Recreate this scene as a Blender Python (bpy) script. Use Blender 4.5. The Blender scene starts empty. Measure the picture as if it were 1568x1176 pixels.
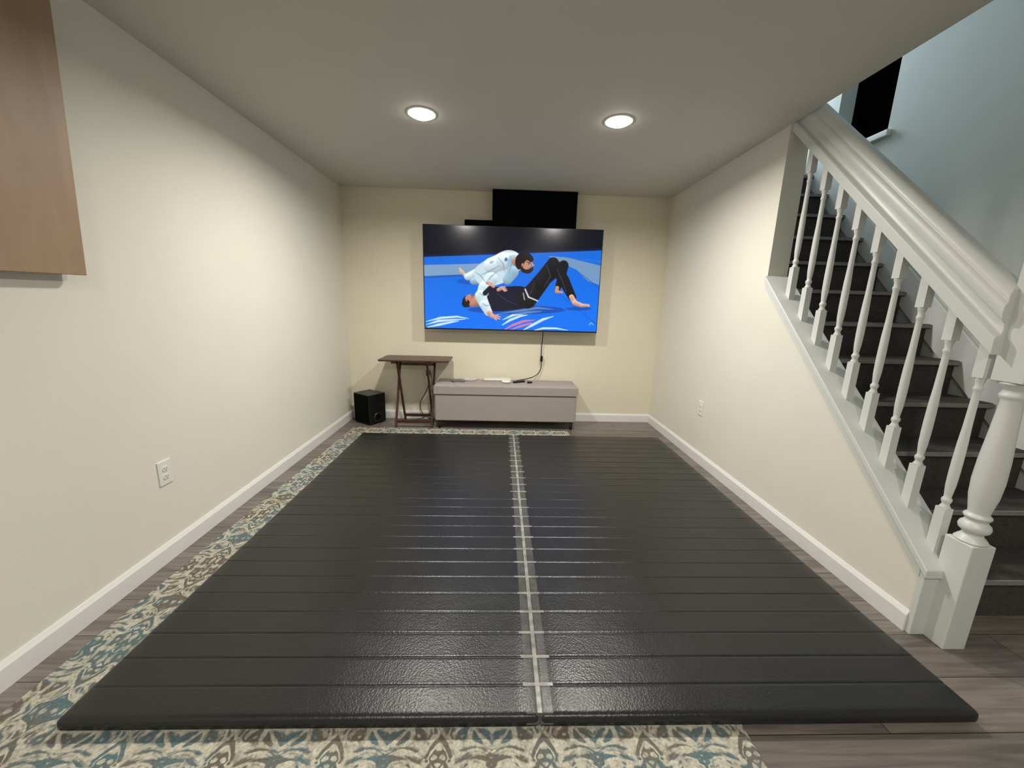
import bpy, bmesh, math, random
import numpy as np
from mathutils import Vector, Matrix
random.seed(4)
S=bpy.context.scene
COL=bpy.context.collection
# ------------------------------------------------------------ camera
f=590.0
p=math.atan(124/590); yaw=math.radians(1.94); roll=0.027
fw=Vector((math.sin(yaw)*math.cos(p),math.cos(yaw)*math.cos(p),-math.sin(p)))
r0=Vector((math.cos(yaw),-math.sin(yaw),0)); u0=r0.cross(fw)
R=r0*math.cos(roll)+u0*math.sin(roll); U=-r0*math.sin(roll)+u0*math.cos(roll)
cd=bpy.data.cameras.new("camera"); cam=bpy.data.objects.new("camera",cd); COL.objects.link(cam)
cam.matrix_world=Matrix(((R.x,U.x,-fw.x,0),(R.y,U.y,-fw.y,0),(R.z,U.z,-fw.z,1.26),(0,0,0,1)))
cd.sensor_width=36; cd.lens=f/1568*36; cd.clip_start=0.02
S.camera=cam
S.view_settings.view_transform='Standard'
S.view_settings.look='None'
S.view_settings.exposure=0.0

# ------------------------------------------------------------ helpers
def lin(c):
    return tuple((x/255/12.92 if x/255<=0.04045 else ((x/255+0.055)/1.055)**2.4) for x in c)+(1.0,)
def newmat(name):
    m=bpy.data.materials.new(name); m.use_nodes=True
    nt=m.node_tree; b=nt.nodes["Principled BSDF"]
    return m,nt,b
def N(nt,t,**kw):
    n=nt.nodes.new(t)
    for k,v in kw.items():
        if k.startswith("i_"): n.inputs[k[2:].replace("_"," ")].default_value=v
        else: setattr(n,k,v)
    return n
def simple(name,rgb,rough=0.5,metal=0.0,bump=0.0,bscale=200,var=0.0,vscale=6,stretch=None,spec=0.5):
    m,nt,b=newmat(name); L=nt.links
    b.inputs["Roughness"].default_value=rough; b.inputs["Metallic"].default_value=metal
    b.inputs["Specular IOR Level"].default_value=spec
    c=lin(rgb); b.inputs["Base Color"].default_value=c
    tc=N(nt,"ShaderNodeTexCoord")
    mp=N(nt,"ShaderNodeMapping"); L.new(tc.outputs["Object"],mp.inputs[0])
    if stretch: mp.inputs["Scale"].default_value=stretch
    n=N(nt,"ShaderNodeTexNoise"); n.inputs["Scale"].default_value=vscale; n.inputs["Detail"].default_value=5
    L.new(mp.outputs[0],n.inputs["Vector"])
    r=N(nt,"ShaderNodeValToRGB")
    r.color_ramp.elements[0].position=0.3; r.color_ramp.elements[1].position=0.7
    r.color_ramp.elements[0].color=tuple(max(0,x*(1-var)) for x in c[:3])+(1,)
    r.color_ramp.elements[1].color=tuple(min(1,x*(1+var)) for x in c[:3])+(1,)
    L.new(n.outputs["Fac"],r.inputs[0]); L.new(r.outputs[0],b.inputs["Base Color"])
    if bump>0:
        n2=N(nt,"ShaderNodeTexNoise"); n2.inputs["Scale"].default_value=bscale; n2.inputs["Detail"].default_value=3
        L.new(tc.outputs["Object"],n2.inputs["Vector"])
        bp=N(nt,"ShaderNodeBump"); bp.inputs["Strength"].default_value=bump; bp.inputs["Distance"].default_value=0.002
        L.new(n2.outputs["Fac"],bp.inputs["Height"]); L.new(bp.outputs[0],b.inputs["Normal"])
    return m
def emis(name,rgb,strength):
    m,nt,b=newmat(name)
    b.inputs["Base Color"].default_value=lin(rgb)
    b.inputs["Emission Color"].default_value=lin(rgb); b.inputs["Emission Strength"].default_value=strength
    return m
def obj_from_bm(name,bm,mats,parent=None,smooth=False,bevel=0,bseg=2,autosmooth=True):
    bmesh.ops.recalc_face_normals(bm,faces=bm.faces[:])
    me=bpy.data.meshes.new(name); bm.to_mesh(me); bm.free()
    o=bpy.data.objects.new(name,me); COL.objects.link(o)
    if not isinstance(mats,(list,tuple)): mats=[mats]
    for m in mats: me.materials.append(m)
    if smooth:
        for pl in me.polygons: pl.use_smooth=True
    if bevel>0:
        md=o.modifiers.new("bevel","BEVEL"); md.width=bevel; md.segments=bseg; md.limit_method='ANGLE'; md.angle_limit=math.radians(40)
        for pl in me.polygons: pl.use_smooth=True
        wn=o.modifiers.new("wn","WEIGHTED_NORMAL"); wn.keep_sharp=True
    if parent: o.parent=parent
    return o
def addbox(bm,x0,x1,y0,y1,z0,z1,mi=0,M=None):
    vs=[bm.verts.new((x,y,z)) for x in (x0,x1) for y in (y0,y1) for z in (z0,z1)]
    if M: 
        for v in vs: v.co=M@v.co
    fs=[]
    for idx in [(0,1,3,2),(4,6,7,5),(0,4,5,1),(2,3,7,6),(0,2,6,4),(1,5,7,3)]:
        fc=bm.faces.new([vs[i] for i in idx]); fc.material_index=mi; fs.append(fc)
    return vs
def box(name,x0,x1,y0,y1,z0,z1,mat,parent=None,bevel=0,bseg=2,M=None):
    bm=bmesh.new(); addbox(bm,x0,x1,y0,y1,z0,z1,0,M)
    return obj_from_bm(name,bm,mat,parent,bevel=bevel,bseg=bseg)
def prism(bm,pts,axis,a,b,mi=0):
    """extrude 2-D polygon along axis: axis 'x' pts=(y,z); 'y' pts=(x,z); 'z' pts=(x,y)"""
    def mk(q,t):
        return {'x':(t,q[0],q[1]),'y':(q[0],t,q[1]),'z':(q[0],q[1],t)}[axis]
    A=[bm.verts.new(mk(q,a)) for q in pts]; B=[bm.verts.new(mk(q,b)) for q in pts]
    n=len(pts)
    fs=[bm.faces.new(A),bm.faces.new(B[::-1])]
    for i in range(n):
        fs.append(bm.faces.new([A[i],B[i],B[(i+1)%n],A[(i+1)%n]]))
    for q in fs: q.material_index=mi
def lathe(bm,prof,cx,cy,z0=0,seg=20,mi=0,smooth=True,cap=True):
    rings=[]
    for r,z in prof:
        rings.append([bm.verts.new((cx+r*math.cos(2*math.pi*i/seg),cy+r*math.sin(2*math.pi*i/seg),z0+z)) for i in range(seg)])
    for a,b in zip(rings,rings[1:]):
        for i in range(seg):
            fc=bm.faces.new([a[i],a[(i+1)%seg],b[(i+1)%seg],b[i]]); fc.material_index=mi; fc.smooth=smooth
    if cap:
        for rg in (rings[0][::-1],rings[-1]):
            fc=bm.faces.new(rg); fc.material_index=mi
def empty(name):
    e=bpy.data.objects.new(name,None); COL.objects.link(e); return e
def curve(name,pts,r,mat,parent=None,cyc=False):
    cu=bpy.data.curves.new(name,'CURVE'); cu.dimensions='3D'; cu.bevel_depth=r; cu.bevel_resolution=3; cu.resolution_u=8
    sp=cu.splines.new('NURBS'); sp.points.add(len(pts)-1)
    for a,q in zip(sp.points,pts): a.co=(*q,1)
    sp.order_u=3; sp.use_endpoint_u=True; sp.use_cyclic_u=cyc
    cu.materials.append(mat)
    o=bpy.data.objects.new(name,cu); COL.objects.link(o)
    if parent: o.parent=parent
    return o

# ------------------------------------------------------------ dimensions
XL,XR,YB,H=-1.58,1.67,4.08,2.32
XS=2.68      # far wall of stairwell
YF=-2.8
T=0.12
# ------------------------------------------------------------ materials
m_wall=simple("wall_paint_cream",(226,224,211),0.75,bump=0.25,bscale=260,var=0.015,vscale=3)
m_wallback=simple("wall_paint_back",(227,220,199),0.75,bump=0.25,bscale=260,var=0.015,vscale=3)
m_ceil=simple("ceiling_paint",(203,200,190),0.8,bump=0.3,bscale=220,var=0.015,vscale=3)
m_stairwall=simple("wall_paint_cool",(200,204,200),0.75,bump=0.2,bscale=260,var=0.015)
m_trim=simple("trim_white_gloss",(230,230,228),0.35,var=0.01)
m_stairtrim=simple("railing_white",(212,214,211),0.4,var=0.015)
m_black=simple("black_plastic",(12,12,13),0.35,var=0.1)
m_blackmatte=simple("black_fabric",(6,6,7),0.95,var=0.2,bump=0.3,bscale=500,spec=.1)

def floor_mat():
    m,nt,b=newmat("floor_vinyl_planks"); L=nt.links
    tc=N(nt,"ShaderNodeTexCoord")
    br=N(nt,"ShaderNodeTexBrick"); br.inputs["Scale"].default_value=1
    br.inputs["Brick Width"].default_value=1.22; br.inputs["Row Height"].default_value=0.18
    br.inputs["Mortar Size"].default_value=0.0015; br.inputs["Mortar Smooth"].default_value=0.1
    br.inputs["Color1"].default_value=(0,0,0,1); br.inputs["Color2"].default_value=(1,1,1,1); br.inputs["Mortar"].default_value=(0.5,0.5,0.5,1)
    br.offset=0.37
    L.new(tc.outputs["Object"],br.inputs["Vector"])
    mp=N(nt,"ShaderNodeMapping"); mp.inputs["Scale"].default_value=(2.2,34,1)
    L.new(tc.outputs["Object"],mp.inputs[0])
    add=N(nt,"ShaderNodeVectorMath",operation='ADD'); L.new(mp.outputs[0],add.inputs[0])
    sc=N(nt,"ShaderNodeVectorMath",operation='SCALE'); sc.inputs["Scale"].default_value=7; L.new(br.outputs["Color"],sc.inputs[0]); L.new(sc.outputs[0],add.inputs[1])
    n=N(nt,"ShaderNodeTexNoise"); n.inputs["Scale"].default_value=1; n.inputs["Detail"].default_value=6; n.inputs["Distortion"].default_value=1.2
    L.new(add.outputs[0],n.inputs["Vector"])
    r=N(nt,"ShaderNodeValToRGB"); e=r.color_ramp.elements
    e[0].position=.25; e[0].color=lin((90,83,77)); e[1].position=.75; e[1].color=lin((140,132,124))
    L.new(n.outputs["Fac"],r.inputs[0])
    hv=N(nt,"ShaderNodeHueSaturation"); L.new(r.outputs[0],hv.inputs["Color"])
    mr=N(nt,"ShaderNodeMapRange"); mr.inputs["To Min"].default_value=.76; mr.inputs["To Max"].default_value=1.15
    L.new(br.outputs["Color"],mr.inputs["Value"]); L.new(mr.outputs[0],hv.inputs["Value"])
    mx=N(nt,"ShaderNodeMix",data_type='RGBA'); L.new(br.outputs["Fac"],mx.inputs["Factor"])
    L.new(hv.outputs[0],mx.inputs["A"]); mx.inputs["B"].default_value=lin((45,41,38))
    L.new(mx.outputs["Result"],b.inputs["Base Color"])
    b.inputs["Roughness"].default_value=.42
    bp=N(nt,"ShaderNodeBump"); bp.inputs["Strength"].default_value=.15; bp.inputs["Distance"].default_value=.001
    L.new(n.outputs["Fac"],bp.inputs["Height"]); L.new(bp.outputs[0],b.inputs["Normal"])
    return m
m_floor=floor_mat()

def rug_mat():
    m,nt,b=newmat("rug_damask"); L=nt.links
    tc=N(nt,"ShaderNodeTexCoord"); sp=N(nt,"ShaderNodeSeparateXYZ"); L.new(tc.outputs["Object"],sp.inputs[0])
    def pp(out,s,off=0):
        a=N(nt,"ShaderNodeMath",operation='ADD'); L.new(out,a.inputs[0]); a.inputs[1].default_value=off
        q=N(nt,"ShaderNodeMath",operation='PINGPONG'); L.new(a.outputs[0],q.inputs[0]); q.inputs[1].default_value=s; return q.outputs[0]
    cb=N(nt,"ShaderNodeCombineXYZ"); L.new(pp(sp.outputs[0],.15),cb.inputs[0]); L.new(pp(sp.outputs[1],.22,.12),cb.inputs[1])
    n=N(nt,"ShaderNodeTexNoise"); n.inputs["Scale"].default_value=9; n.inputs["Detail"].default_value=2.0; n.inputs["Distortion"].default_value=1.7
    L.new(cb.outputs[0],n.inputs["Vector"])
    w=N(nt,"ShaderNodeMath",operation='MULTIPLY'); L.new(n.outputs["Fac"],w.inputs[0]); w.inputs[1].default_value=34
    sn=N(nt,"ShaderNodeMath",operation='SINE'); L.new(w.outputs[0],sn.inputs[0])
    # worn look
    nw=N(nt,"ShaderNodeTexNoise"); nw.inputs["Scale"].default_value=45; nw.inputs["Detail"].default_value=6; nw.inputs["Roughness"].default_value=.7; L.new(tc.outputs["Object"],nw.inputs["Vector"])
    ad=N(nt,"ShaderNodeMath",operation='MULTIPLY_ADD'); L.new(nw.outputs["Fac"],ad.inputs[0]); ad.inputs[1].default_value=3.4; L.new(sn.outputs[0],ad.inputs[2])
    mrr=N(nt,"ShaderNodeMapRange"); mrr.inputs["From Min"].default_value=1.3; mrr.inputs["From Max"].default_value=2.5; L.new(ad.outputs[0],mrr.inputs["Value"])
    n2=N(nt,"ShaderNodeTexNoise"); n2.inputs["Scale"].default_value=2.6; n2.inputs["Detail"].default_value=3; L.new(tc.outputs["Object"],n2.inputs["Vector"])
    r2=N(nt,"ShaderNodeValToRGB"); e=r2.color_ramp.elements
    e[0].position=.42; e[0].color=lin((112,105,94)); e[1].position=.60; e[1].color=lin((118,112,100))
    q=e.new(.47); q.color=lin((106,114,114)); q=e.new(.53); q.color=lin((96,120,125))
    L.new(n2.outputs["Fac"],r2.inputs[0])
    r3=N(nt,"ShaderNodeValToRGB"); e=r3.color_ramp.elements; e[0].position=.35; e[0].color=lin((166,162,146)); e[1].position=.65; e[1].color=lin((204,200,183))
    L.new(nw.outputs["Fac"],r3.inputs[0])
    mx=N(nt,"ShaderNodeMix",data_type='RGBA'); L.new(mrr.outputs[0],mx.inputs["Factor"]); L.new(r2.outputs[0],mx.inputs["A"]); L.new(r3.outputs[0],mx.inputs["B"])
    # mottling
    n4=N(nt,"ShaderNodeTexNoise"); n4.inputs["Scale"].default_value=140; L.new(tc.outputs["Object"],n4.inputs["Vector"])
    mr=N(nt,"ShaderNodeMapRange"); mr.inputs["To Min"].default_value=.5; mr.inputs["To Max"].default_value=1.25; L.new(n4.outputs["Fac"],mr.inputs["Value"])
    hv=N(nt,"ShaderNodeHueSaturation"); L.new(mx.outputs["Result"],hv.inputs["Color"]); L.new(mr.outputs[0],hv.inputs["Value"])
    L.new(hv.outputs[0],b.inputs["Base Color"]); b.inputs["Roughness"].default_value=.95; b.inputs["Specular IOR Level"].default_value=.1
    bp=N(nt,"ShaderNodeBump"); bp.inputs["Strength"].default_value=.5; bp.inputs["Distance"].default_value=.003
    L.new(n4.outputs["Fac"],bp.inputs["Height"]); L.new(bp.outputs[0],b.inputs["Normal"])
    return m
m_rug=rug_mat()

def vinyl_mat():
    m,nt,b=newmat("mat_black_vinyl"); L=nt.links
    tc=N(nt,"ShaderNodeTexCoord")
    b.inputs["Base Color"].default_value=lin((29,29,29))
    n1=N(nt,"ShaderNodeTexNoise"); n1.inputs["Scale"].default_value=7; n1.inputs["Detail"].default_value=4; L.new(tc.outputs["Object"],n1.inputs["Vector"])
    mr=N(nt,"ShaderNodeMapRange"); mr.inputs["From Min"].default_value=.3; mr.inputs["From Max"].default_value=.7
    mr.inputs["To Min"].default_value=.30; mr.inputs["To Max"].default_value=.36; L.new(n1.outputs["Fac"],mr.inputs["Value"]); L.new(mr.outputs[0],b.inputs["Roughness"])
    v=N(nt,"ShaderNodeTexVoronoi"); v.inputs["Scale"].default_value=150; L.new(tc.outputs["Object"],v.inputs["Vector"])
    n2=N(nt,"ShaderNodeTexNoise"); n2.inputs["Scale"].default_value=30; n2.inputs["Detail"].default_value=3; n2.inputs["Distortion"].default_value=.6; L.new(tc.outputs["Object"],n2.inputs["Vector"])
    b1=N(nt,"ShaderNodeBump"); b1.inputs["Strength"].default_value=.13; b1.inputs["Distance"].default_value=.004; L.new(n2.outputs["Fac"],b1.inputs["Height"])
    b2=N(nt,"ShaderNodeBump"); b2.inputs["Strength"].default_value=.42; b2.inputs["Distance"].default_value=.001; L.new(v.outputs["Distance"],b2.inputs["Height"]); L.new(b1.outputs[0],b2.inputs["Normal"])
    L.new(b2.outputs[0],b.inputs["Normal"])
    return m
m_vinyl=vinyl_mat()

def tape_mat(name,alpha,rgb):
    m,nt,b=newmat(name); L=nt.links
    b.inputs["Base Color"].default_value=lin(rgb); b.inputs["Roughness"].default_value=.25
    tc=N(nt,"ShaderNodeTexCoord"); n=N(nt,"ShaderNodeTexNoise"); n.inputs["Scale"].default_value=30; n.inputs["Detail"].default_value=3; L.new(tc.outputs["Object"],n.inputs["Vector"])
    mr=N(nt,"ShaderNodeMapRange"); mr.inputs["From Min"].default_value=.3; mr.inputs["From Max"].default_value=.7; mr.inputs["To Min"].default_value=alpha*.6; mr.inputs["To Max"].default_value=min(1,alpha*1.3)
    L.new(n.outputs["Fac"],mr.inputs["Value"]); L.new(mr.outputs[0],b.inputs["Alpha"])
    bp=N(nt,"ShaderNodeBump"); bp.inputs["Strength"].default_value=.4; bp.inputs["Distance"].default_value=.002; L.new(n.outputs["Fac"],bp.inputs["Height"]); L.new(bp.outputs[0],b.inputs["Normal"])
    return m
m_tape=tape_mat("clear_tape",.28,(140,140,137)); m_tape2=tape_mat("clear_tape_doubled",.7,(172,170,164))

def wood(name,c1,c2,scale,rough=.5,bands=(1,1,1)):
    m,nt,b=newmat(name); L=nt.links
    tc=N(nt,"ShaderNodeTexCoord"); mp=N(nt,"ShaderNodeMapping"); mp.inputs["Scale"].default_value=scale; L.new(tc.outputs["Object"],mp.inputs[0])
    n=N(nt,"ShaderNodeTexNoise"); n.inputs["Scale"].default_value=1; n.inputs["Detail"].default_value=7; n.inputs["Distortion"].default_value=1.2; L.new(mp.outputs[0],n.inputs["Vector"])
    r=N(nt,"ShaderNodeValToRGB"); e=r.color_ramp.elements; e[0].position=.28; e[0].color=lin(c1); e[1].position=.72; e[1].color=lin(c2)
    L.new(n.outputs["Fac"],r.inputs[0]); L.new(r.outputs[0],b.inputs["Base Color"]); b.inputs["Roughness"].default_value=rough
    return m
m_panel=wood("maple_panel",(152,124,97),(170,142,114),(3,8,1.4),.5)
m_traywood=wood("dark_cherry_wood",(48,24,18),(84,46,34),(4,30,30),.35)
m_ottfab=simple("grey_linen",(162,155,150),.95,bump=.6,bscale=700,var=.10,vscale=260,spec=.15)
m_darkwood=simple("dark_leg",(30,24,22),.5,var=.2)
m_tread=simple("stair_carpet_dark",(76,72,69),.9,bump=.5,bscale=500,var=.18,vscale=60,spec=.2)
m_nose=simple("stair_nosing",(134,130,125),.6,var=.12,vscale=40)
m_lens=emis("downlight_lens",(255,247,234),30)

# ------------------------------------------------------------ room shell
bm=bmesh.new(); addbox(bm,XL-T,XS+T,YF-T,4.9,-.1,0); obj_from_bm("floor",bm,m_floor)
box("wall_left",XL-T,XL,YF-T,YB+T,0,H,m_wall)
box("wall_back",XL,XR,YB,YB+T,0,H,m_wallback)
box("wall_front",XL,XS,YF-T,YF,0,H,m_wall)
# ceiling slab with stair opening (X>XR, Y 1.0..4.9)
bm=bmesh.new()
prism(bm,[(XL-T,YF-T),(XS+T,YF-T),(XS+T,.9),(XR,.9),(XR,YB+T),(XL-T,YB+T)],'z',H,H+.26)
obj_from_bm("ceiling",bm,m_ceil)
# right wall with sloped knee wall
YO=2.46
def capz(y): return .335+.97*(y-1.29)
KE=1.28
bm=bmesh.new()
prism(bm,[(KE,0),(YB,0),(YB,H),(YO,H),(YO,capz(YO)-.02),(KE,capz(KE)-.02)],'x',XR,XR+.125)
obj_from_bm("wall_right",bm,m_wall)
# stairwell walls
bm=bmesh.new()
# far stairwell wall with dark hallway opening upstairs  (y,z)
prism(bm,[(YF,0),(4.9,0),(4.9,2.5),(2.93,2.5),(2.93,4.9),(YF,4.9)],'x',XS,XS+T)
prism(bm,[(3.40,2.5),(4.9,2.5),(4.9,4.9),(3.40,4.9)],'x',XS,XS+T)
obj_from_bm("wall_stairwell",bm,m_stairwall)
bm=bmesh.new()
wx0,wx1,wz0,wz1=1.85,2.5,3.15,4.35
addbox(bm,XR,XS,4.9,5.02,0,wz0); addbox(bm,XR,XS,4.9,5.02,wz1,4.9); addbox(bm,XR,wx0,4.9,5.02,wz0,wz1); addbox(bm,wx1,XS,4.9,5.02,wz0,wz1)
obj_from_bm("wall_stairwell_end",bm,m_stairwall)
wn_=empty("added_window")  # unseen window, added to bring daylight to the stair top
bm=bmesh.new()
for a in ((wx0,wx0+.05,wz0,wz1),(wx1-.05,wx1,wz0,wz1),(wx0,wx1,wz0,wz0+.05),(wx0,wx1,wz1-.05,wz1),(wx0,wx1,(wz0+wz1)/2-.02,(wz0+wz1)/2+.02)):
    addbox(bm,a[0],a[1],4.93,4.98,a[2],a[3])
obj_from_bm("added_window_frame",bm,m_trim,wn_)
m_sky=emis("overcast_daylight",(205,228,245),5)
box("added_window_pane",wx0+.02,wx1-.02,4.985,4.99,wz0+.02,wz1-.02,m_sky,wn_)
box("wall_stairwell_upper",XR-T,XR,.9,4.9,H+.26,4.9,m_stairwall)
box("wall_stairwell_near",XR,XS,.78,.9,H+.26,4.9,m_stairwall)
box("wall_stairwell_inner",XR,XR+.125,YB,4.9,0,H+.26,m_stairwall)
box("ceiling_upper",XR-T,XS+1.2,.78,5.02,4.9,5.0,m_ceil)
# hallway behind opening, its unlit dark painted in as near-black colour
m_dark=simple("unlit_hall_shade",(10,10,12),.9)
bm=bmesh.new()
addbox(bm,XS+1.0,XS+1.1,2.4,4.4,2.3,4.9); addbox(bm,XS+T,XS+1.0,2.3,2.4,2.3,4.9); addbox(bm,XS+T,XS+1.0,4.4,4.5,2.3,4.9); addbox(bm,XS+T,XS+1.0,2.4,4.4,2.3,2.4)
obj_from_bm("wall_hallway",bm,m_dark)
box("trim_opening_sill",XS-.03,XS+T,2.9,3.45,2.47,2.51,m_trim,bevel=.004)
# baseboards
def baseboard(name,pts,mat=m_trim,h=.09,t=.014):
    (x0,y0),(x1,y1),(nx,ny)=pts
    bm=bmesh.new()
    prof=[(0,0),(t,0),(t,h-.018),(t*.55,h-.006),(t*.35,h),(0,h)]
    A=[bm.verts.new((x0+nx*a,y0+ny*a,z)) for a,z in prof]; B=[bm.verts.new((x1+nx*a,y1+ny*a,z)) for a,z in prof]
    bm.faces.new(A); bm.faces.new(B[::-1])
    for i in range(len(prof)):
        j=(i+1)%len(prof); bm.faces.new([A[i],B[i],B[j],A[j]])
    return obj_from_bm(name,bm,mat)
baseboard("baseboard_left",((XL,YF),(XL,YB),(1,0)))
baseboard("baseboard_back",((XL,YB),(XR,YB),(0,-1)))
baseboard("baseboard_right",((XR,KE),(XR,YB),(-1,0)))
# sloped cap on knee wall + face trim
def slope_prism(name,x0,x1,dz0,dz1,ya,yb,mat,bevel=.004,sl=.97,base=capz,parent=None):
    bm=bmesh.new()
    prism(bm,[(ya,base(ya)+dz0),(yb,base(yb)+dz0),(yb,base(yb)+dz1),(ya,base(ya)+dz1)],'x',x0,x1)
    return obj_from_bm(name,bm,mat,parent,bevel=bevel)
slope_prism("trim_1",XR-.018,XR+.143,-.035,0,KE-.03,YO,m_stairtrim)
slope_prism("trim_2",XR-.008,XR,-.075,-.035,KE,YO,m_stairtrim,bevel=.002)
bm=bmesh.new(); addbox(bm,XR-.006,XR+.131,KE-.02,KE,0,capz(KE)-.03); obj_from_bm("trim_3",bm,m_stairtrim,bevel=.002)

# ------------------------------------------------------------ stairs
bm=bmesh.new()
rise,run,Y1=.2,.2,1.33
xa,xb=XR+.127,XS-.02
n=13
for k in range(1,n+1):
    y0=Y1+(k-1)*run+.025; y1=y0+run
    addbox(bm,xa,xb,y0,y1+ (0 if k<n else .9),max(0,(k-3)*rise),k*rise-.03,0)
    pr=[(y0-.025,k*rise-.028),(y0-.03,k*rise-.015),(y0-.025,k*rise-.003),(y0-.015,k*rise),(y1+(0 if k<n else .9),k*rise),(y1+(0 if k<n else .9),k*rise-.03),(y0,k*rise-.03)]
    prism(bm,pr,'x',xa,xb,0)
    addbox(bm,xa,xb,y0-.032,y0-.022,k*rise-.024,k*rise-.004,1)
obj_from_bm("staircase",bm,[m_tread,m_nose])
def nz(y): return .2+(y-Y1)
slope_prism("trim_4",XS-.018,XS,-.12,.14,1.25,3.9,m_trim,base=nz)

# ------------------------------------------------------------ railing
rail=empty("stair_railing")
def railz(y): return 1.225+.97*(y-1.37)
XC=XR+.065
def baluster(i,y):
    bm=bmesh.new(); zb=capz(y)-.0; zt=railz(y)
    h=.017
    L=zt-zb
    hb=.17; ht=.13
    def sq(z0f,z1f):
        vs=[]
        for (dx,dy) in ((-h,-h),(h,-h),(h,h),(-h,h)):
            vs.append((XC+dx,y+dy,z0f(y+dy)))
        for (dx,dy) in ((-h,-h),(h,-h),(h,h),(-h,h)):
            vs.append((XC+dx,y+dy,z1f(y+dy)))
        V=[bm.verts.new(v) for v in vs]
        for idx in [(3,2,1,0),(4,5,6,7),(0,1,5,4),(1,2,6,5),(2,3,7,6),(3,0,4,7)]: bm.faces.new([V[j] for j in idx])
    sq(lambda yy:capz(yy)-.005,lambda yy:zb+hb)
    sq(lambda yy:zt-ht,lambda yy:railz(yy)+.01)
    a=zb+hb; b=zt-ht; M=b-a
    prof=[(.0165,0),(.0165,.003),(.012,.012),(.011,.018),(.0145,.026),(.0155,.032),(.0145,.038),(.0105,.044),(.0115,.055),(.0145,.09),(.0155,.14),(.0155,.19),(.0145,.26),(.012,M*.64),(.0105,M-.075),(.0105,M-.05),(.0135,M-.044),(.0135,M-.038),(.0105,M-.032),(.0115,M-.018),(.0155,M-.004),(.0165,M)]
    lathe(bm,prof,XC,y,a,seg=16)
    o=obj_from_bm("baluster_%d"%i,bm,m_stairtrim,rail)
for i in range(9): baluster(i+1,1.315+.1265*i)
def sweep_rail(name,prof,ya,yb,base,mat,parent):
    bm=bmesh.new()
    A=[bm.verts.new((XC+x,ya,base(ya)+z)) for x,z in prof]; B=[bm.verts.new((XC+x,yb,base(yb)+z)) for x,z in prof]
    bm.faces.new(A); bm.faces.new(B[::-1])
    for i in range(len(prof)):
        j=(i+1)%len(prof); fc=bm.faces.new([A[i],B[i],B[j],A[j]]); fc.smooth=False
    return obj_from_bm(name,bm,mat,parent,bevel=.003)
half=[(-.05,0),(-.05,.055),(-.042,.062),(-.030,.068),(-.026,.09),(-.030,.108),(-.042,.118),(-.047,.14),(-.045,.165),(-.036,.178),(-.038,.195),(-.030,.218),(-.014,.228)]
prof=half[::-1]+[(-x,z) for x,z in half]
sweep_rail("handrail",prof,1.27,2.52,railz,m_stairtrim,rail)
# newel post
NX,NY,hw=1.765,1.235,.045
bm=bmesh.new()
addbox(bm,NX-hw,NX+hw,NY-hw,NY+hw,0,.44)
lathe(bm,[(.045,0),(.045,.006),(.036,.018),(.028,.026),(.028,.036),(.040,.046),(.043,.058),(.040,.070),(.030,.080),(.030,.088),(.037,.096),(.037,.104),(.028,.112),(.030,.13),(.038,.18),(.041,.24),(.039,.32),(.033,.42),(.029,.50),(.027,.535),(.034,.545),(.036,.555),(.030,.565),(.030,.575),(.044,.592),(.045,.60)],NX,NY,.44,seg=28)
addbox(bm,NX-hw,NX+hw,NY-hw,NY+hw,1.04,1.44)
lathe(bm,[(.058,0),(.06,.01),(.058,.02),(.03,.03),(.028,.045),(.05,.07),(.058,.1),(.05,.13),(.03,.15),(.002,.157)],NX,NY,1.44,seg=28)
o=obj_from_bm("newel_post",bm,m_stairtrim,rail,bevel=.004)

# ------------------------------------------------------------ rug + mats
bm=bmesh.new()
vs=[(-1.50,-.35),(.80,-.35),(.70,3.70),(-1.44,3.72)]
prism(bm,vs,'z',0,.009)
obj_from_bm("area_rug",bm,m_rug,bevel=.003)
def mat_piece(name,x0,x1,y0,y1,seed):
    rnd=random.Random(seed)
    bm=bmesh.new(); zt,zb=.055,.010
    prof=[(y0+.012,zb),(y0,zb+.012),(y0,zt-.014),(y0+.004,zt-.005),(y0+.011,zt-.0008),(y0+.02,zt),(y0+.03,zt)]
    y=y0+.1
    while y<y1-.03:
        d=.0009+rnd.random()*.0009
        prof+=[(y-.012,zt),(y-.007,zt),(y-.0025,zt-d*.4),(y,zt-d),(y+.002,zt-d*.3),(y+.005,zt+.0007),(y+.011,zt+.0002),(y+.018,zt)]
        y+=.1
    prof+=[(y1-.02,zt),(y1-.011,zt-.0008),(y1-.004,zt-.005),(y1,zt-.014),(y1,zb+.012),(y1-.012,zb)]
    xs=[x0,x0+.004,x0+.014]+[x0+.014+(x1-x0-.028)*i/24 for i in range(1,24)]+[x1-.014,x1-.004,x1]
    rows=[]
    for i,x in enumerate(xs):
        ins={0:(.012,.014),1:(.004,.004),len(xs)-1:(.012,.014),len(xs)-2:(.004,.004)}.get(i,(0,0))
        row=[]
        for k,(yy,zz) in enumerate(prof):
            z2=zz-ins[1] if zz>zb+.02 else zz
            wob=(rnd.random()-.5)*.0005 if zz>zt-.003 and 2<i<len(xs)-3 and abs(zz-zt)>1e-5 else 0
            y2=min(max(yy,y0+ins[0]*.6),y1-ins[0]*.6)
            row.append(bm.verts.new((x,y2,z2+wob)))
        rows.append(row)
    for a,b in zip(rows,rows[1:]):
        for i in range(len(prof)):
            j=(i+1)%len(prof)
            fc=bm.faces.new([a[i],b[i],b[j],a[j]]); fc.smooth=True
    bm.faces.new(rows[0]); bm.faces.new(rows[-1][::-1])
    return obj_from_bm(name,bm,m_vinyl)
MY0,MY1=.915,3.43
seam=.142
mA=mat_piece("grappling_mat",-1.255,seam-.0015,MY0,MY1,1)
mB=mat_piece("grappling_mat",seam+.0015,1.515,MY0,MY1,2)
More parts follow.
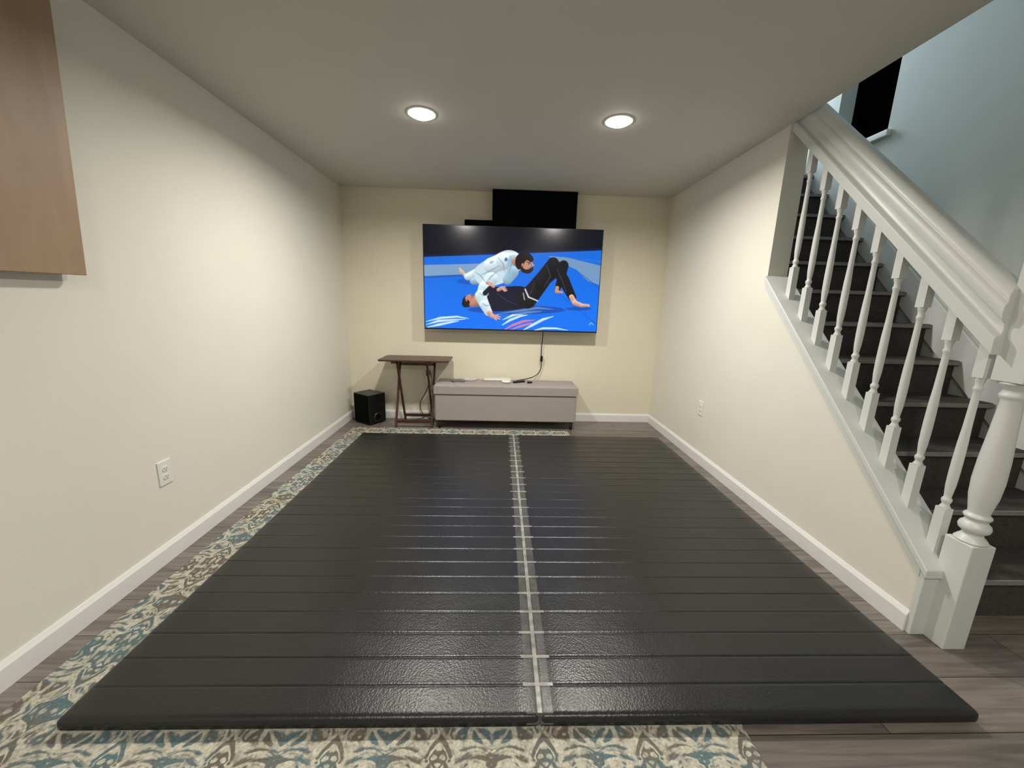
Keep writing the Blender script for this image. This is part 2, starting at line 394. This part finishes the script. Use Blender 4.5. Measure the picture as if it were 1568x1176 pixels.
bm=bmesh.new()
z=.0562
def strip(x0,x1,ya,yb,zz,mi):
    vs=[bm.verts.new(q) for q in ((x0,ya,zz),(x1,ya,zz),(x1,yb,zz),(x0,yb,zz))]; fc=bm.faces.new(vs); fc.material_index=mi
strip(seam-.040,seam+.040,MY0+.012,MY1-.01,z+.0002,0)
strip(seam-.007,seam+.007,MY0+.012,MY1-.01,z+.0005,1)
rr=random.Random(3)
for k in range(1,25):
    y=MY0+.1*k; 
    strip(seam-.044-rr.random()*.012,seam+.044+rr.random()*.012,y-.005,y+.006,z+.0008,1)
vs=[bm.verts.new(q) for q in ((seam-.040,MY0-.002,.03),(seam+.040,MY0-.002,.03),(seam+.040,MY0+.012,z+.0004),(seam-.040,MY0+.012,z+.0004))]; bm.faces.new(vs)
obj_from_bm("seam_tape",bm,[m_tape,m_tape2],mB)

# ------------------------------------------------------------ wood panel on left wall
wp=empty("wooden_wall_panel")
bm=bmesh.new(); prism(bm,[(.30,1.305),(1.515,1.318),(1.572,2.28),(.30,2.28)],'x',-1.545,-1.525)
obj_from_bm("board",bm,m_panel,wp,bevel=.002)
box("batten_1",XL,-1.545,.45,.50,1.40,2.2,m_panel,wp); box("batten_2",XL,-1.545,1.30,1.35,1.40,2.2,m_panel,wp)

# ------------------------------------------------------------ outlets
m_plate=simple("outlet_plastic",(232,230,222),.35,var=.01); m_slot=simple("outlet_slot",(30,28,26),.6)
def outlet(x,y,z,nx):
    e=empty("wall_outlet")
    xa,xb=(x,x+.006*nx); 
    box("plate",min(xa,xb),max(xa,xb),y-.037,y+.037,z-.059,z+.059,m_plate,e,bevel=.003,bseg=3)
    for s in (-1,1):
        bm=bmesh.new(); zc=z+s*.0195
        pts=[(y+.0165*math.cos(a)*1.0,zc+max(-.0125,min(.0125,.0165*math.sin(a)))) for a in [2*math.pi*i/28 for i in range(28)]]
        prism(bm,pts,'x',x+.006*nx,x+.0085*nx); obj_from_bm("receptacle_%d"%(s+2),bm,m_plate,e)
        bm=bmesh.new()
        xx0,xx1=sorted((x+.0083*nx,x+.0089*nx))
        addbox(bm,xx0,xx1,y-.0075,y-.0055,zc-.002,zc+.006); addbox(bm,xx0,xx1,y+.0055,y+.0075,zc-.002,zc+.005)
        addbox(bm,xx0,xx1,y-.002,y+.002,zc-.009,zc-.005)
        obj_from_bm("slots_%d"%(s+2),bm,m_slot,e)
    bm=bmesh.new(); addbox(bm,*sorted((x+.0058*nx,x+.0072*nx)),y-.003,y+.003,z-.003,z+.003); obj_from_bm("screw",bm,m_plate,e)
outlet(XL,1.75,.43,1); outlet(XR,3.03,.45,-1)

# ------------------------------------------------------------ downlights
m_ring=simple("downlight_trim",(235,232,224),.5)
LIGHTS=[(-.48,2.52),(.67,2.51),(-.48,-.7),(.67,-.7)]
for (x,y) in LIGHTS:
    e=empty("recessed_downlight")
    bm=bmesh.new(); lathe(bm,[(.086,0),(.086,-.003),(.081,-.005),(.074,-.005),(.070,-.002),(.070,0)],x,y,H,seg=40,cap=False); obj_from_bm("trim_ring",bm,m_ring,e)
    bm=bmesh.new(); lathe(bm,[(.0001,-.022),(.03,-.021),(.052,-.017),(.064,-.011),(.070,-.003)],x,y,H,seg=40,cap=False); obj_from_bm("lens",bm,m_lens,e)
    ld=bpy.data.lights.new("lamp","AREA"); ld.shape='DISK'; ld.size=.14; ld.energy=28 if y>0 else 25; ld.color=(1,.955,.88); ld.spread=math.radians(165)
    lo=bpy.data.objects.new("lamp",ld); COL.objects.link(lo); lo.location=(x,y,H-.028); lo.parent=e
# daylight upstairs
ld=bpy.data.lights.new("upstairs_daylight","AREA"); ld.shape='RECTANGLE'; ld.size=.6; ld.size_y=1.1; ld.energy=55; ld.color=(.78,.91,1.0)
lo=bpy.data.objects.new("upstairs_daylight",ld); COL.objects.link(lo); lo.location=(2.17,4.88,3.75)
lo.rotation_euler=(math.radians(75),0,math.radians(180))
w=bpy.data.worlds.new("world"); S.world=w; w.use_nodes=True; w.node_tree.nodes["Background"].inputs[0].default_value=(.5,.55,.6,1); w.node_tree.nodes["Background"].inputs[1].default_value=.1

# ------------------------------------------------------------ television
tv=empty("television")
TX0,TX1,TZ0,TZ1,TY=-.76,.98,.985,1.975,3.92
m_bezel=simple("tv_bezel",(8,8,9),.3); m_silver=simple("tv_edge_metal",(120,122,125),.3,metal=.8)
box("tv_body",TX0,TX1,TY,TY+.022,TZ0,TZ1,m_bezel,tv,bevel=.003)
box("tv_back",TX0+.12,TX1-.12,TY+.022,TY+.055,TZ0+.05,TZ1-.3,m_bezel,tv,bevel=.01)
box("tv_mount",-.1,.35,TY+.055,YB,1.3,1.65,m_black,tv,bevel=.004)
box("tv_edge",TX0-.003,TX1+.003,TY+.004,TY+.020,TZ0-.004,TZ0,m_silver,tv); 
# picture painted into a fine vertex grid
GW,GH=520,294
SSX,SSY=GW*2,GH*2
uu=(np.arange(SSX)+.5)/SSX; vv=(np.arange(SSY)+.5)/SSY
Ug,Vg=np.meshgrid(uu,vv)   # v down
# artwork coordinate frame (arbitrary drawing units)
xl=649+(651.5-649)*Vg; xr=923+(911.5-923)*Vg
PX=xl+(xr-xl)*Ug
yt=343+(353-343)*Ug; yb=501+(506.5-501)*Ug
PY=yt+(yb-yt)*Vg
img=np.zeros((SSY,SSX,3))
def srgb(c): return np.array(c,float)
def fill(mask,c,a=1.0):
    c=srgb(c); mk=(mask*a)[...,None]; img[:]=img*(1-mk)+c*mk
def inpoly(pts):
    m=np.zeros(PX.shape,bool); n=len(pts)
    for i in range(n):
        x1,y1=pts[i]; x2,y2=pts[(i+1)%n]
        if y1==y2: continue
        c=((y1>PY)!=(y2>PY))&(PX<(x2-x1)*(PY-y1)/(y2-y1)+x1); m^=c
    return m.astype(float)
def smoothpts(pts,k=5):
    n=len(pts); o=[]
    for i in range(n):
        p0,p1,p2,p3=[np.array(pts[(i+j-1)%n],float) for j in range(4)]
        for s in range(k):
            t=s/k; o.append(tuple(.5*((2*p1)+(-p0+p2)*t+(2*p0-5*p1+4*p2-p3)*t*t+(-p0+3*p1-3*p2+p3)*t**3)))
    return o
def poly(pts,c,sm=True,a=1.0):
    fill(inpoly(smoothpts(pts) if sm else pts),c,a)
def limb(pts,c,a=1.0,shade=None):
    """pts: (x,y,r) chain, tapered capsules"""
    best=np.full(PX.shape,9.0); side=np.zeros(PX.shape)
    for (x1,y1,r1),(x2,y2,r2) in zip(pts,pts[1:]):
        dx,dy=x2-x1,y2-y1; L2=dx*dx+dy*dy+1e-9
        t=np.clip(((PX-x1)*dx+(PY-y1)*dy)/L2,0,1)
        d=np.hypot(PX-x1-t*dx,PY-y1-t*dy)-(r1+(r2-r1)*t)
        best=np.minimum(best,d)
        rr_=(r1+(r2-r1)*t)
        s=(PY-(y1+t*dy))/rr_
        side=np.where(d<=0,s,side)
    mk=np.clip(.5-best*2,0,1)
    c=srgb(c)
    sh=1-np.clip(side,-1,1)*(shade or 0)
    col=np.clip(c[None,None,:]*sh[...,None],0,255)
    img[:]=img*(1-(mk*a)[...,None])+col*(mk*a)[...,None]
def ell(cx,cy,rx,ry,c,ang=0,a=1.0):
    ca,sa=math.cos(ang),math.sin(ang)
    X=(PX-cx)*ca+(PY-cy)*sa; Y=-(PX-cx)*sa+(PY-cy)*ca
    d=(np.hypot(X/rx,Y/ry)-1)*min(rx,ry); fill(np.clip(.5-d*2,0,1),c,a)
# background
hor=391+(PX-650)*(-9/272.)
img[:]=np.array([8,12,26])
g=np.clip((PY-hor)/110,0,1)[...,None]
blue=np.array([16,104,214])*(1-g)+np.array([6,112,238])*g
img[:]=np.where((PY>hor)[...,None],blue,img)
fill(np.clip(1-np.abs(PY-hor)/5,0,1)*(PY<hor),(22,38,84),.7)
poly([(650,403),(700,402),(738,401),(728,411),(712,418),(650,420)],(120,156,192),False)
poly([(838,390),(866,392),(921,405),(919,434),(900,428),(880,410)],(112,148,186),False)
poly([(650,420),(650,423),(715,420),(715,417)],(30,76,150),False,.6)
poly([(866,392),(921,397),(921,401)],(60,120,200),False,.5)
limb([(846,440,.5),(915,497,.5)],(16,70,160),.6); limb([(880,410,.5),(919,440,.5)],(16,70,160),.6)
# swirls
W=(214,236,246)
for q in ([(653,491,.4),(675,485,1.8),(700,483,1.4),(717,486,.4)],[(653,496,.4),(672,490,2),(695,488,1.4),(712,487,.4)],[(655,500,.6),(672,496,2),(690,492,1.5),(702,490,.4)],
          [(762,478,.4),(790,474,1.6),(822,469,1.8),(846,471,.4)],[(768,488,.4),(785,480,2),(806,476,2),(828,474,.5)],[(768,496,.6),(780,488,2),(795,482,1.5),(806,480,.5)],
          [(800,504,.6),(812,497,2),(830,487,2),(846,482,.5)],[(815,505,.6),(830,501,1.6),(850,501,1.4),(868,504,.4)]): limb(q,W,.92)
for q in ([(772,503,.6),(784,496,2),(800,490,2),(817,488,.5)],[(780,504,.5),(795,498,1.8),(812,493,1.2)]): limb(q,(226,120,160),.9)
# contact shadows on mat
ell(790,472,74,7,(6,52,130),0,.55); ell(885,470,20,3,(6,52,130),0,.5); ell(722,428,22,5,(6,56,140),0,.4)
# --- bottom athlete (dark gi) ---
K=(16,17,24); NV=(14,18,40)
limb([(806,452,13),(832,424,11),(862,404,7)],(20,21,28),1,.5)      # far thigh
limb([(862,404,7.5),(858,424,6),(853,438,4.5)],K,1,.4)               # far shin
limb([(852,438,3),(851,444,2.6),(860,445,1.6)],(186,140,120),1,.2)    # far foot
limb([(742,456,13),(770,455,16),(802,452,14)],NV,1,.6)              # torso
poly([(738,448),(752,440),(775,436),(800,436),(816,446),(820,458),(806,468),(780,473),(752,474),(738,466)],NV)
limb([(806,456,14),(828,428,12.5),(846,401,9)],K,1,.7)              # near thigh
limb([(846,401,9),(862,426,8.5),(875,452,6.2)],K,1,.5)                # near shin
limb([(874,452,4),(879,461,4),(890,465,3),(900,465,2)],(206,160,140),1,.25)   # foot
for i in range(4): limb([(894+i*1.5,464+i*.3,1.0),(900+i*.4,463.5+i*.9,.9)],(216,172,152),1)
limb([(836,404,1),(842,420,1.2),(832,436,.8)],(52,56,70),.7); limb([(852,410,.8),(860,428,1),(866,444,.8)],(56,60,74),.7)
limb([(818,430,.8),(812,444,1),(806,456,.7)],(48,52,70),.7)
limb([(803,440,1.1),(808,452,1.2),(822,458,1)],(222,226,236),.9); limb([(800,446,.8),(802,456,.9)],(190,196,214),.8)
limb([(760,446,.8),(775,458,.8),(790,464,.6)],(40,48,84),.8)
# head (lying, face up)
ell(716,459,8.5,9,(26,18,18),.3); ell(719.5,456,8,8.2,(190,132,112),.25)
ell(713,462,6,6.5,(28,20,20),.2); ell(714,457,1.6,2.2,(168,108,92),.2)
limb([(721,449,.5),(724,450.5,.5)],(60,32,28)); ell(722.3,452.5,.9,.6,(40,24,24)); limb([(725,454,.9),(727.5,455,.8),(726,457,.7)],(204,148,126)); limb([(724,460,.5),(727,460,.5)],(140,70,66))
limb([(722,464,4),(732,460,6)],(176,118,100),1,.2)
# --- top athlete (white gi) ---
G=(196,216,224); GS=(146,178,196)
limb([(704,409,1.8),(707,413,2.4),(712,419,2.8),(717,421,3)],(205,168,150),1,.2)
for i in range(4): limb([(704+i*.4,408+i*2.2,.9),(702.8+i*.6,408+i*2.2,.8)],(214,178,160))
limb([(716,421,5.5),(732,416,9),(748,408,13)],G,1,.25)          # leg
limb([(724,428,5),(740,424,9),(756,416,12)],GS,1,.25)           # second leg fold
poly([(726,410),(738,399),(752,392),(766,384),(778,381),(790,384),(797,392),(800,404),(790,416),(780,426),(765,432),(748,436),(734,432),(726,422)],G)
limb([(752,404,12),(772,397,13),(786,396,11)],(206,224,231),1,.22)
limb([(786,398,10),(784,414,9),(776,426,7)],GS,1,.2)
limb([(752,424,10),(741,438,9.5),(736,452,8)],G,1,.22)           # sleeve upper
limb([(735,450,8.5),(741,464,7.5),(747,476,6)],(200,219,227),1,.2)   # forearm
limb([(748,477,3.4),(753,482,3.6),(757,484,2.4)],(206,150,128),1,.2)   # hand
for i,(a,b) in enumerate([(762,480),(765,483),(764,486.5),(759,488)]): limb([(755+i*.4,481.5+i*1.2,1.3),(a,b,.95)],(212,158,136),1)
# folds
for q in ([(736,418,.5),(750,412,1),(764,404,.5)],[(744,430,.5),(752,420,1),(760,414,.5)],[(762,392,.4),(770,402,.9),(772,414,.5)],[(780,388,.4),(783,400,.9),(778,416,.5)],[(733,446,.5),(740,450,1),(748,448,.5)],[(738,462,.4),(744,466,.9),(750,464,.4)],[(728,414,.4),(736,420,.9),(742,428,.5)]):
    limb(q,(120,152,176),.75)
ell(774,395,2.2,3,(60,80,130),.3,.8); ell(752,399,3.5,2.2,(110,140,170),-.4,.5)
# dark hand/forearm of bottom athlete hugging
limb([(742,446,3.6),(750,438,3.6),(762,440,3)],NV,1,.3)
limb([(762,441,2.6),(768,438,2.6),(771,441,2.2)],(200,148,128),1,.2)
for i in range(4): limb([(768+i*1.3,438+i*1.6,1.1),(772+i*1.1,435.5+i*2.1,.8)],(210,158,138))
limb([(745,430,2.4),(750,432,2.6),(755,436,2.2)],(200,148,128),1,.2)
for i in range(4): limb([(747+i*2,429.5+i*.6,1.0),(749+i*2.2,434+i*.5,.8)],(212,160,140))
# head top athlete (three-quarter, looking down right)
limb([(790,398,7),(799,404,7)],(186,132,108),1,.2)
ell(801,402,11.5,11,(190,136,112),.5)
poly([(788,396),(792,388),(801,384),(811,387),(816,395),(812,399),(806,396),(802,400),(799,407),(793,410),(789,405)],(28,20,18))
poly([(799,407),(804,410),(812,408),(815,404),(815,411),(809,416),(801,415),(796,411)],(38,26,22))
ell(799,403,1.8,2.7,(176,118,98),.3); limb([(806,399,.6),(811,400,.6)],(36,22,20)); ell(809,401.6,1,.7,(30,20,20)); limb([(813,400,.9),(815.5,404,1.2),(813.5,405,.8)],(206,152,128)); limb([(809,408,.55),(813,407.5,.55)],(150,78,70))
# corner mark
limb([(901,495,.8),(904,492,.8),(907,495,.8)],(190,210,240),.7)
small=img.reshape(GH,2,GW,2,3).mean(axis=(1,3))/255.0
linr=np.where(small<=.04045,small/12.92,((small+.055)/1.055)**2.4)
bz=.008
me=bpy.data.meshes.new("screen_picture")
xs=np.linspace(TX0+bz,TX1-bz,GW); zs=np.linspace(TZ1-bz,TZ0+bz*1.4,GH)
XX,ZZ=np.meshgrid(xs,zs); co=np.stack([XX,np.full_like(XX,TY-.0012),ZZ],-1).reshape(-1,3)
idx=np.arange(GW*GH).reshape(GH,GW)
q=np.stack([idx[:-1,:-1],idx[1:,:-1],idx[1:,1:],idx[:-1,1:]],-1).reshape(-1,4)
me.vertices.add(len(co)); me.vertices.foreach_set("co",co.ravel().astype(np.float32))
me.loops.add(q.size); me.loops.foreach_set("vertex_index",q.ravel().astype(np.int32))
me.polygons.add(len(q)); me.polygons.foreach_set("loop_start",(np.arange(len(q))*4).astype(np.int32))
try: me.polygons.foreach_set("loop_total",np.full(len(q),4,np.int32))
except Exception: pass
me.update(calc_edges=True); me.validate()
ca=me.color_attributes.new("picture",'FLOAT_COLOR','POINT')
rgba=np.concatenate([linr.reshape(-1,3),np.ones((GW*GH,1))],1).astype(np.float32)
ca.data.foreach_set("color",rgba.ravel())
m,nt,b=newmat("tv_screen_picture"); at=N(nt,"ShaderNodeAttribute"); at.attribute_name="picture"
b.inputs["Base Color"].default_value=(.004,.004,.005,1); b.inputs["Roughness"].default_value=.18
nt.links.new(at.outputs["Color"],b.inputs["Emission Color"]); b.inputs["Emission Strength"].default_value=1.1
me.materials.append(m)
so=bpy.data.objects.new("screen_picture",me); COL.objects.link(so); so.parent=tv
# cable
cab=empty("tv_power_cable")
curve("cord",[(.44,3.95,1.0),(.442,4.03,.9),(.438,4.05,.75),(.445,4.05,.62),(.44,4.05,.57),(.40,4.04,.51),(.30,4.0,.475),(.18,3.95,.468)],.0045,m_black,cab)
box("inline_plug",.43,.455,4.03,4.055,.66,.72,m_black,cab,bevel=.004)

# soundbar and black panel above the tv
box("soundbar",-.37,.60,4.01,4.078,1.985,2.045,m_blackmatte,None,bevel=.008)
bp_=empty("black_projection_screen")
bm=bmesh.new(); addbox(bm,-.10,.72,3.985,3.995,1.90,2.30); obj_from_bm("screen_fabric",bm,m_blackmatte,bp_)
box("screen_housing",-.10,.72,3.978,4.005,2.285,2.318,m_blackmatte,bp_)
box("hem_bar",-.10,.72,3.982,3.999,1.89,1.905,m_black,bp_)

# ------------------------------------------------------------ storage ottoman
ot=empty("storage_ottoman")
OX0,OX1,OY0,OY1=-.645,.79,3.72,4.055
box("body",OX0+.01,OX1-.01,OY0+.01,OY1,.085,.355,m_ottfab,ot,bevel=.012,bseg=3)
bm=bmesh.new()
nx_,ny_=96,22
tuft=[(OX0+.18+i*(OX1-OX0-.36)/4,OY0+.5*(OY1-OY0)) for i in range(5)]
def lidz(x,y):
    ex=min(x-OX0,OX1-x); ey=min(y-OY0,OY1-y); e=min(ex,ey)
    z=.452+.014*(1-math.exp(-e/.05))-.012*max(0,1-e/.012)**2
    for tx,ty in tuft:
        d=math.hypot(x-tx,y-ty); z-=.018*math.exp(-(d/.035)**2)
        z-=.006*math.exp(-(abs(x-tx)/.010)**2)
    z-=.005*math.exp(-(abs(y-tuft[0][1])/.010)**2)
    return z
g=[[None]*(ny_+1) for _ in range(nx_+1)]
for i in range(nx_+1):
    for j in range(ny_+1):
        x=OX0+(OX1-OX0)*i/nx_; y=OY0+(OY1-OY0)*j/ny_
        g[i][j]=bm.verts.new((x,y,lidz(x,y)))
for i in range(nx_):
    for j in range(ny_):
        fc=bm.faces.new([g[i][j],g[i+1][j],g[i+1][j+1],g[i][j+1]]); fc.smooth=True
border=[g[i][0] for i in range(nx_+1)]+[g[nx_][j] for j in range(1,ny_+1)]+[g[i][ny_] for i in range(nx_-1,-1,-1)]+[g[0][j] for j in range(ny_-1,0,-1)]
low=[bm.verts.new((v.co.x,v.co.y,.362)) for v in border]
for i in range(len(border)):
    j=(i+1)%len(border); bm.faces.new([border[i],low[i],low[j],border[j]])
bm.faces.new(low)
obj_from_bm("lid",bm,m_ottfab,ot)
bm=bmesh.new(); addbox(bm,OX0+.02,OX1-.02,OY0+.02,OY1-.01,.35,.364); obj_from_bm("lid_gap",bm,m_blackmatte,ot)
for i,(tx,ty) in enumerate(tuft):
    bm=bmesh.new(); lathe(bm,[(.001,.006),(.007,.005),(.011,.001),(.011,-.002)],tx,ty,lidz(tx,ty),seg=14,cap=False); obj_from_bm("button_%d"%(i+1),bm,m_ottfab,ot)
for i,(x,y) in enumerate([(OX0+.05,OY0+.045),(OX1-.05,OY0+.045),(OX0+.05,OY1-.045),(OX1-.05,OY1-.045)]):
    bm=bmesh.new(); lathe(bm,[(.016,0),(.024,.085)],x,y,0,seg=4); 
    bmesh.ops.rotate(bm,cent=(x,y,0),matrix=Matrix.Rotation(math.radians(45),3,'Z'),verts=bm.verts); obj_from_bm("leg_%d"%(i+1),bm,m_darkwood,ot)
# things on the ottoman
m_white=simple("white_plastic",(225,225,222),.4); m_grey=simple("grey_plastic",(120,120,122),.5)
def remote(name,cx,cy,L,Wd,ang,mat,bz=.468):
    e=empty(name); M=Matrix.Translation((cx,cy,bz))@Matrix.Rotation(ang,4,'Z')
    box("remote_body",-L/2,L/2,-Wd/2,Wd/2,0,.016,mat,e,bevel=.004,M=M)
    bm=bmesh.new()
    for i in range(5):
        for j in range(2): addbox(bm,-L*.35+i*L*.15-.004,-L*.35+i*L*.15+.004,-Wd*.22+j*Wd*.44-.003,-Wd*.22+j*Wd*.44+.003,.0155,.018,0,M)
    obj_from_bm("buttons",bm,m_grey if mat is not m_grey else m_black,e)
remote("remote_control",.20,3.86,.13,.036,.5,m_black); remote("remote_control",.31,3.84,.05,.036,.1,m_black); remote("remote_control",-.42,3.86,.15,.04,-.3,m_grey); 
kb=empty("wireless_keyboard")
M=Matrix.Translation((-.02,3.96,.468))@Matrix.Rotation(.03,4,'Z')
box("keyboard_body",-.14,.14,-.05,.05,0,.012,m_white,kb,bevel=.004,M=M)
bm=bmesh.new()
for r_ in range(5):
    for c_ in range(14): addbox(bm,-.132+c_*.0190,-.132+c_*.019+.0155,-.044+r_*.018,-.044+r_*.018+.0145,.0118,.0165,0,M)
obj_from_bm("keys",bm,m_plate,kb)
ms=empty("computer_mouse")
bm=bmesh.new(); bmesh.ops.create_uvsphere(bm,u_segments=20,v_segments=12,radius=1); bmesh.ops.scale(bm,vec=(.05,.03,.018),verts=bm.verts)
for v in bm.verts: v.co.z=max(v.co.z,-.004); v.co+=Vector((.07,3.84,.474))
obj_from_bm("shell",bm,m_white,ms,smooth=True)
bm=bmesh.new(); addbox(bm,.098,.108,3.838,3.842,.482,.487); obj_from_bm("wheel",bm,m_grey,ms)
cb=empty("coiled_cable")
pts=[(-.30+.06*math.cos(a)+.01*math.sin(3*a),3.92+.04*math.sin(a),.474+.0004*a) for i,a in enumerate([k*.6 for k in range(24)])]
curve("loops",pts,.0035,m_white,cb)

# ------------------------------------------------------------ folding tray table
tt=empty("folding_tray_table")
tx0,tx1,ty0,ty1,tz=-1.175,-.49,3.69,4.04,.695
bm=bmesh.new()
def rrect(x0,x1,y0,y1,r,k=6):
    o=[]
    for cx,cy,a0 in ((x1-r,y1-r,0),(x0+r,y1-r,90),(x0+r,y0+r,180),(x1-r,y0+r,270)):
        for i in range(k+1):
            a=math.radians(a0+90*i/k); o.append((cx+r*math.cos(a),cy+r*math.sin(a)))
    return o
prism(bm,rrect(tx0,tx1,ty0,ty1,.03),'z',tz-.016,tz)
obj_from_bm("table_top",bm,m_traywood,tt,bevel=.004)
def beam(bm,a,b,w,t):
    a,b=Vector(a),Vector(b); d=(b-a); L=d.length; d.normalize()
    x=Vector((1,0,0)); y=d.cross(x).normalized()
    M=Matrix((( x.x,y.x,d.x,a.x),(x.y,y.y,d.y,a.y),(x.z,y.z,d.z,a.z),(0,0,0,1)))
    addbox(bm,-w/2,w/2,-t/2,t/2,0,L,0,M)
zt=tz-.03
for i,xo in enumerate((-1.03,-.672)):
    s=1 if i==0 else -1
    bm=bmesh.new(); beam(bm,(xo,3.735,0.004),(xo,4.0,zt),.018,.03); obj_from_bm("outer_leg_%d"%(i+1),bm,m_traywood,tt,bevel=.002)
    bm=bmesh.new(); beam(bm,(xo+s*.035,4.0,0.004),(xo+s*.035,3.735,zt),.018,.03); obj_from_bm("inner_leg_%d"%(i+1),bm,m_traywood,tt,bevel=.002)
    bm=bmesh.new(); addbox(bm,xo-.03+s*.01,xo+.02+s*.01,3.71,4.02,zt-.008,tz-.0155); obj_from_bm("cleat_%d"%(i+1),bm,m_traywood,tt,bevel=.002)
bm=bmesh.new(); addbox(bm,-1.03,-.672,3.745,3.763,.05,.08); addbox(bm,-.995,-.705,3.975,3.99,.05,.08); addbox(bm,-1.03,-.672,3.975,3.995,.60,.63)
obj_from_bm("stretchers",bm,m_traywood,tt,bevel=.002)
# wires behind tray
wr=empty("power_cords")
curve("cord_1",[(-.76,4.06,.5),(-.74,4.03,.42),(-.78,4.04,.30),(-.86,4.03,.18),(-.82,4.03,.06),(-.74,4.0,.02),(-.70,4.0,.01)],.004,m_black,wr)
curve("cord_2",[(-.74,4.06,.52),(-.70,4.02,.44),(-.73,4.04,.33),(-.69,4.03,.26),(-.72,4.03,.12),(-.78,4.02,.02),(-.9,4.0,.01)],.0035,m_black,wr)
box("plug",-.775,-.745,4.03,YB,.48,.54,m_black,wr,bevel=.004)

# ------------------------------------------------------------ subwoofer
sw=empty("subwoofer")
ang=math.atan2(3.92-3.775,-1.51+1.30)
M=Matrix.Translation((-1.30,3.775,0))@Matrix.Rotation(ang-math.pi,4,'Z')
box("cabinet",-.245,0,0,.20,.012,.315,m_black,sw,bevel=.004,M=M)
bm=bmesh.new()
def disc(bm,r1,r2,x,cy,cz,d,seg=28):
    A=[bm.verts.new((x,cy+r1*math.cos(2*math.pi*i/seg),cz+r1*math.sin(2*math.pi*i/seg))) for i in range(seg)]
    B=[bm.verts.new((x+d,cy+r2*math.cos(2*math.pi*i/seg),cz+r2*math.sin(2*math.pi*i/seg))) for i in range(seg)]
    for i in range(seg): bm.faces.new([A[i],A[(i+1)%seg],B[(i+1)%seg],B[i]])
    bm.faces.new(B)
disc(bm,.045,.040,0,.10,.075,.004)
for v in bm.verts: v.co=M@v.co
obj_from_bm("bass_port",bm,simple("port_ring",(46,46,48),.3),sw)
bm=bmesh.new(); disc(bm,.036,.036,.0035,.10,.075,.001)
for v in bm.verts: v.co=M@v.co
obj_from_bm("port_opening",bm,m_blackmatte,sw)
bm=bmesh.new(); addbox(bm,-.235,-.01,-.003,0,.02,.307,0,M); obj_from_bm("grille_cloth",bm,m_blackmatte,sw)
bm=bmesh.new()
for a,b2 in ((-.22,.02),(-.03,.02),(-.22,.17),(-.03,.17)): addbox(bm,a-.01,a+.01,b2-.01,b2+.01,0,.013,0,M)
obj_from_bm("feet",bm,m_black,sw)
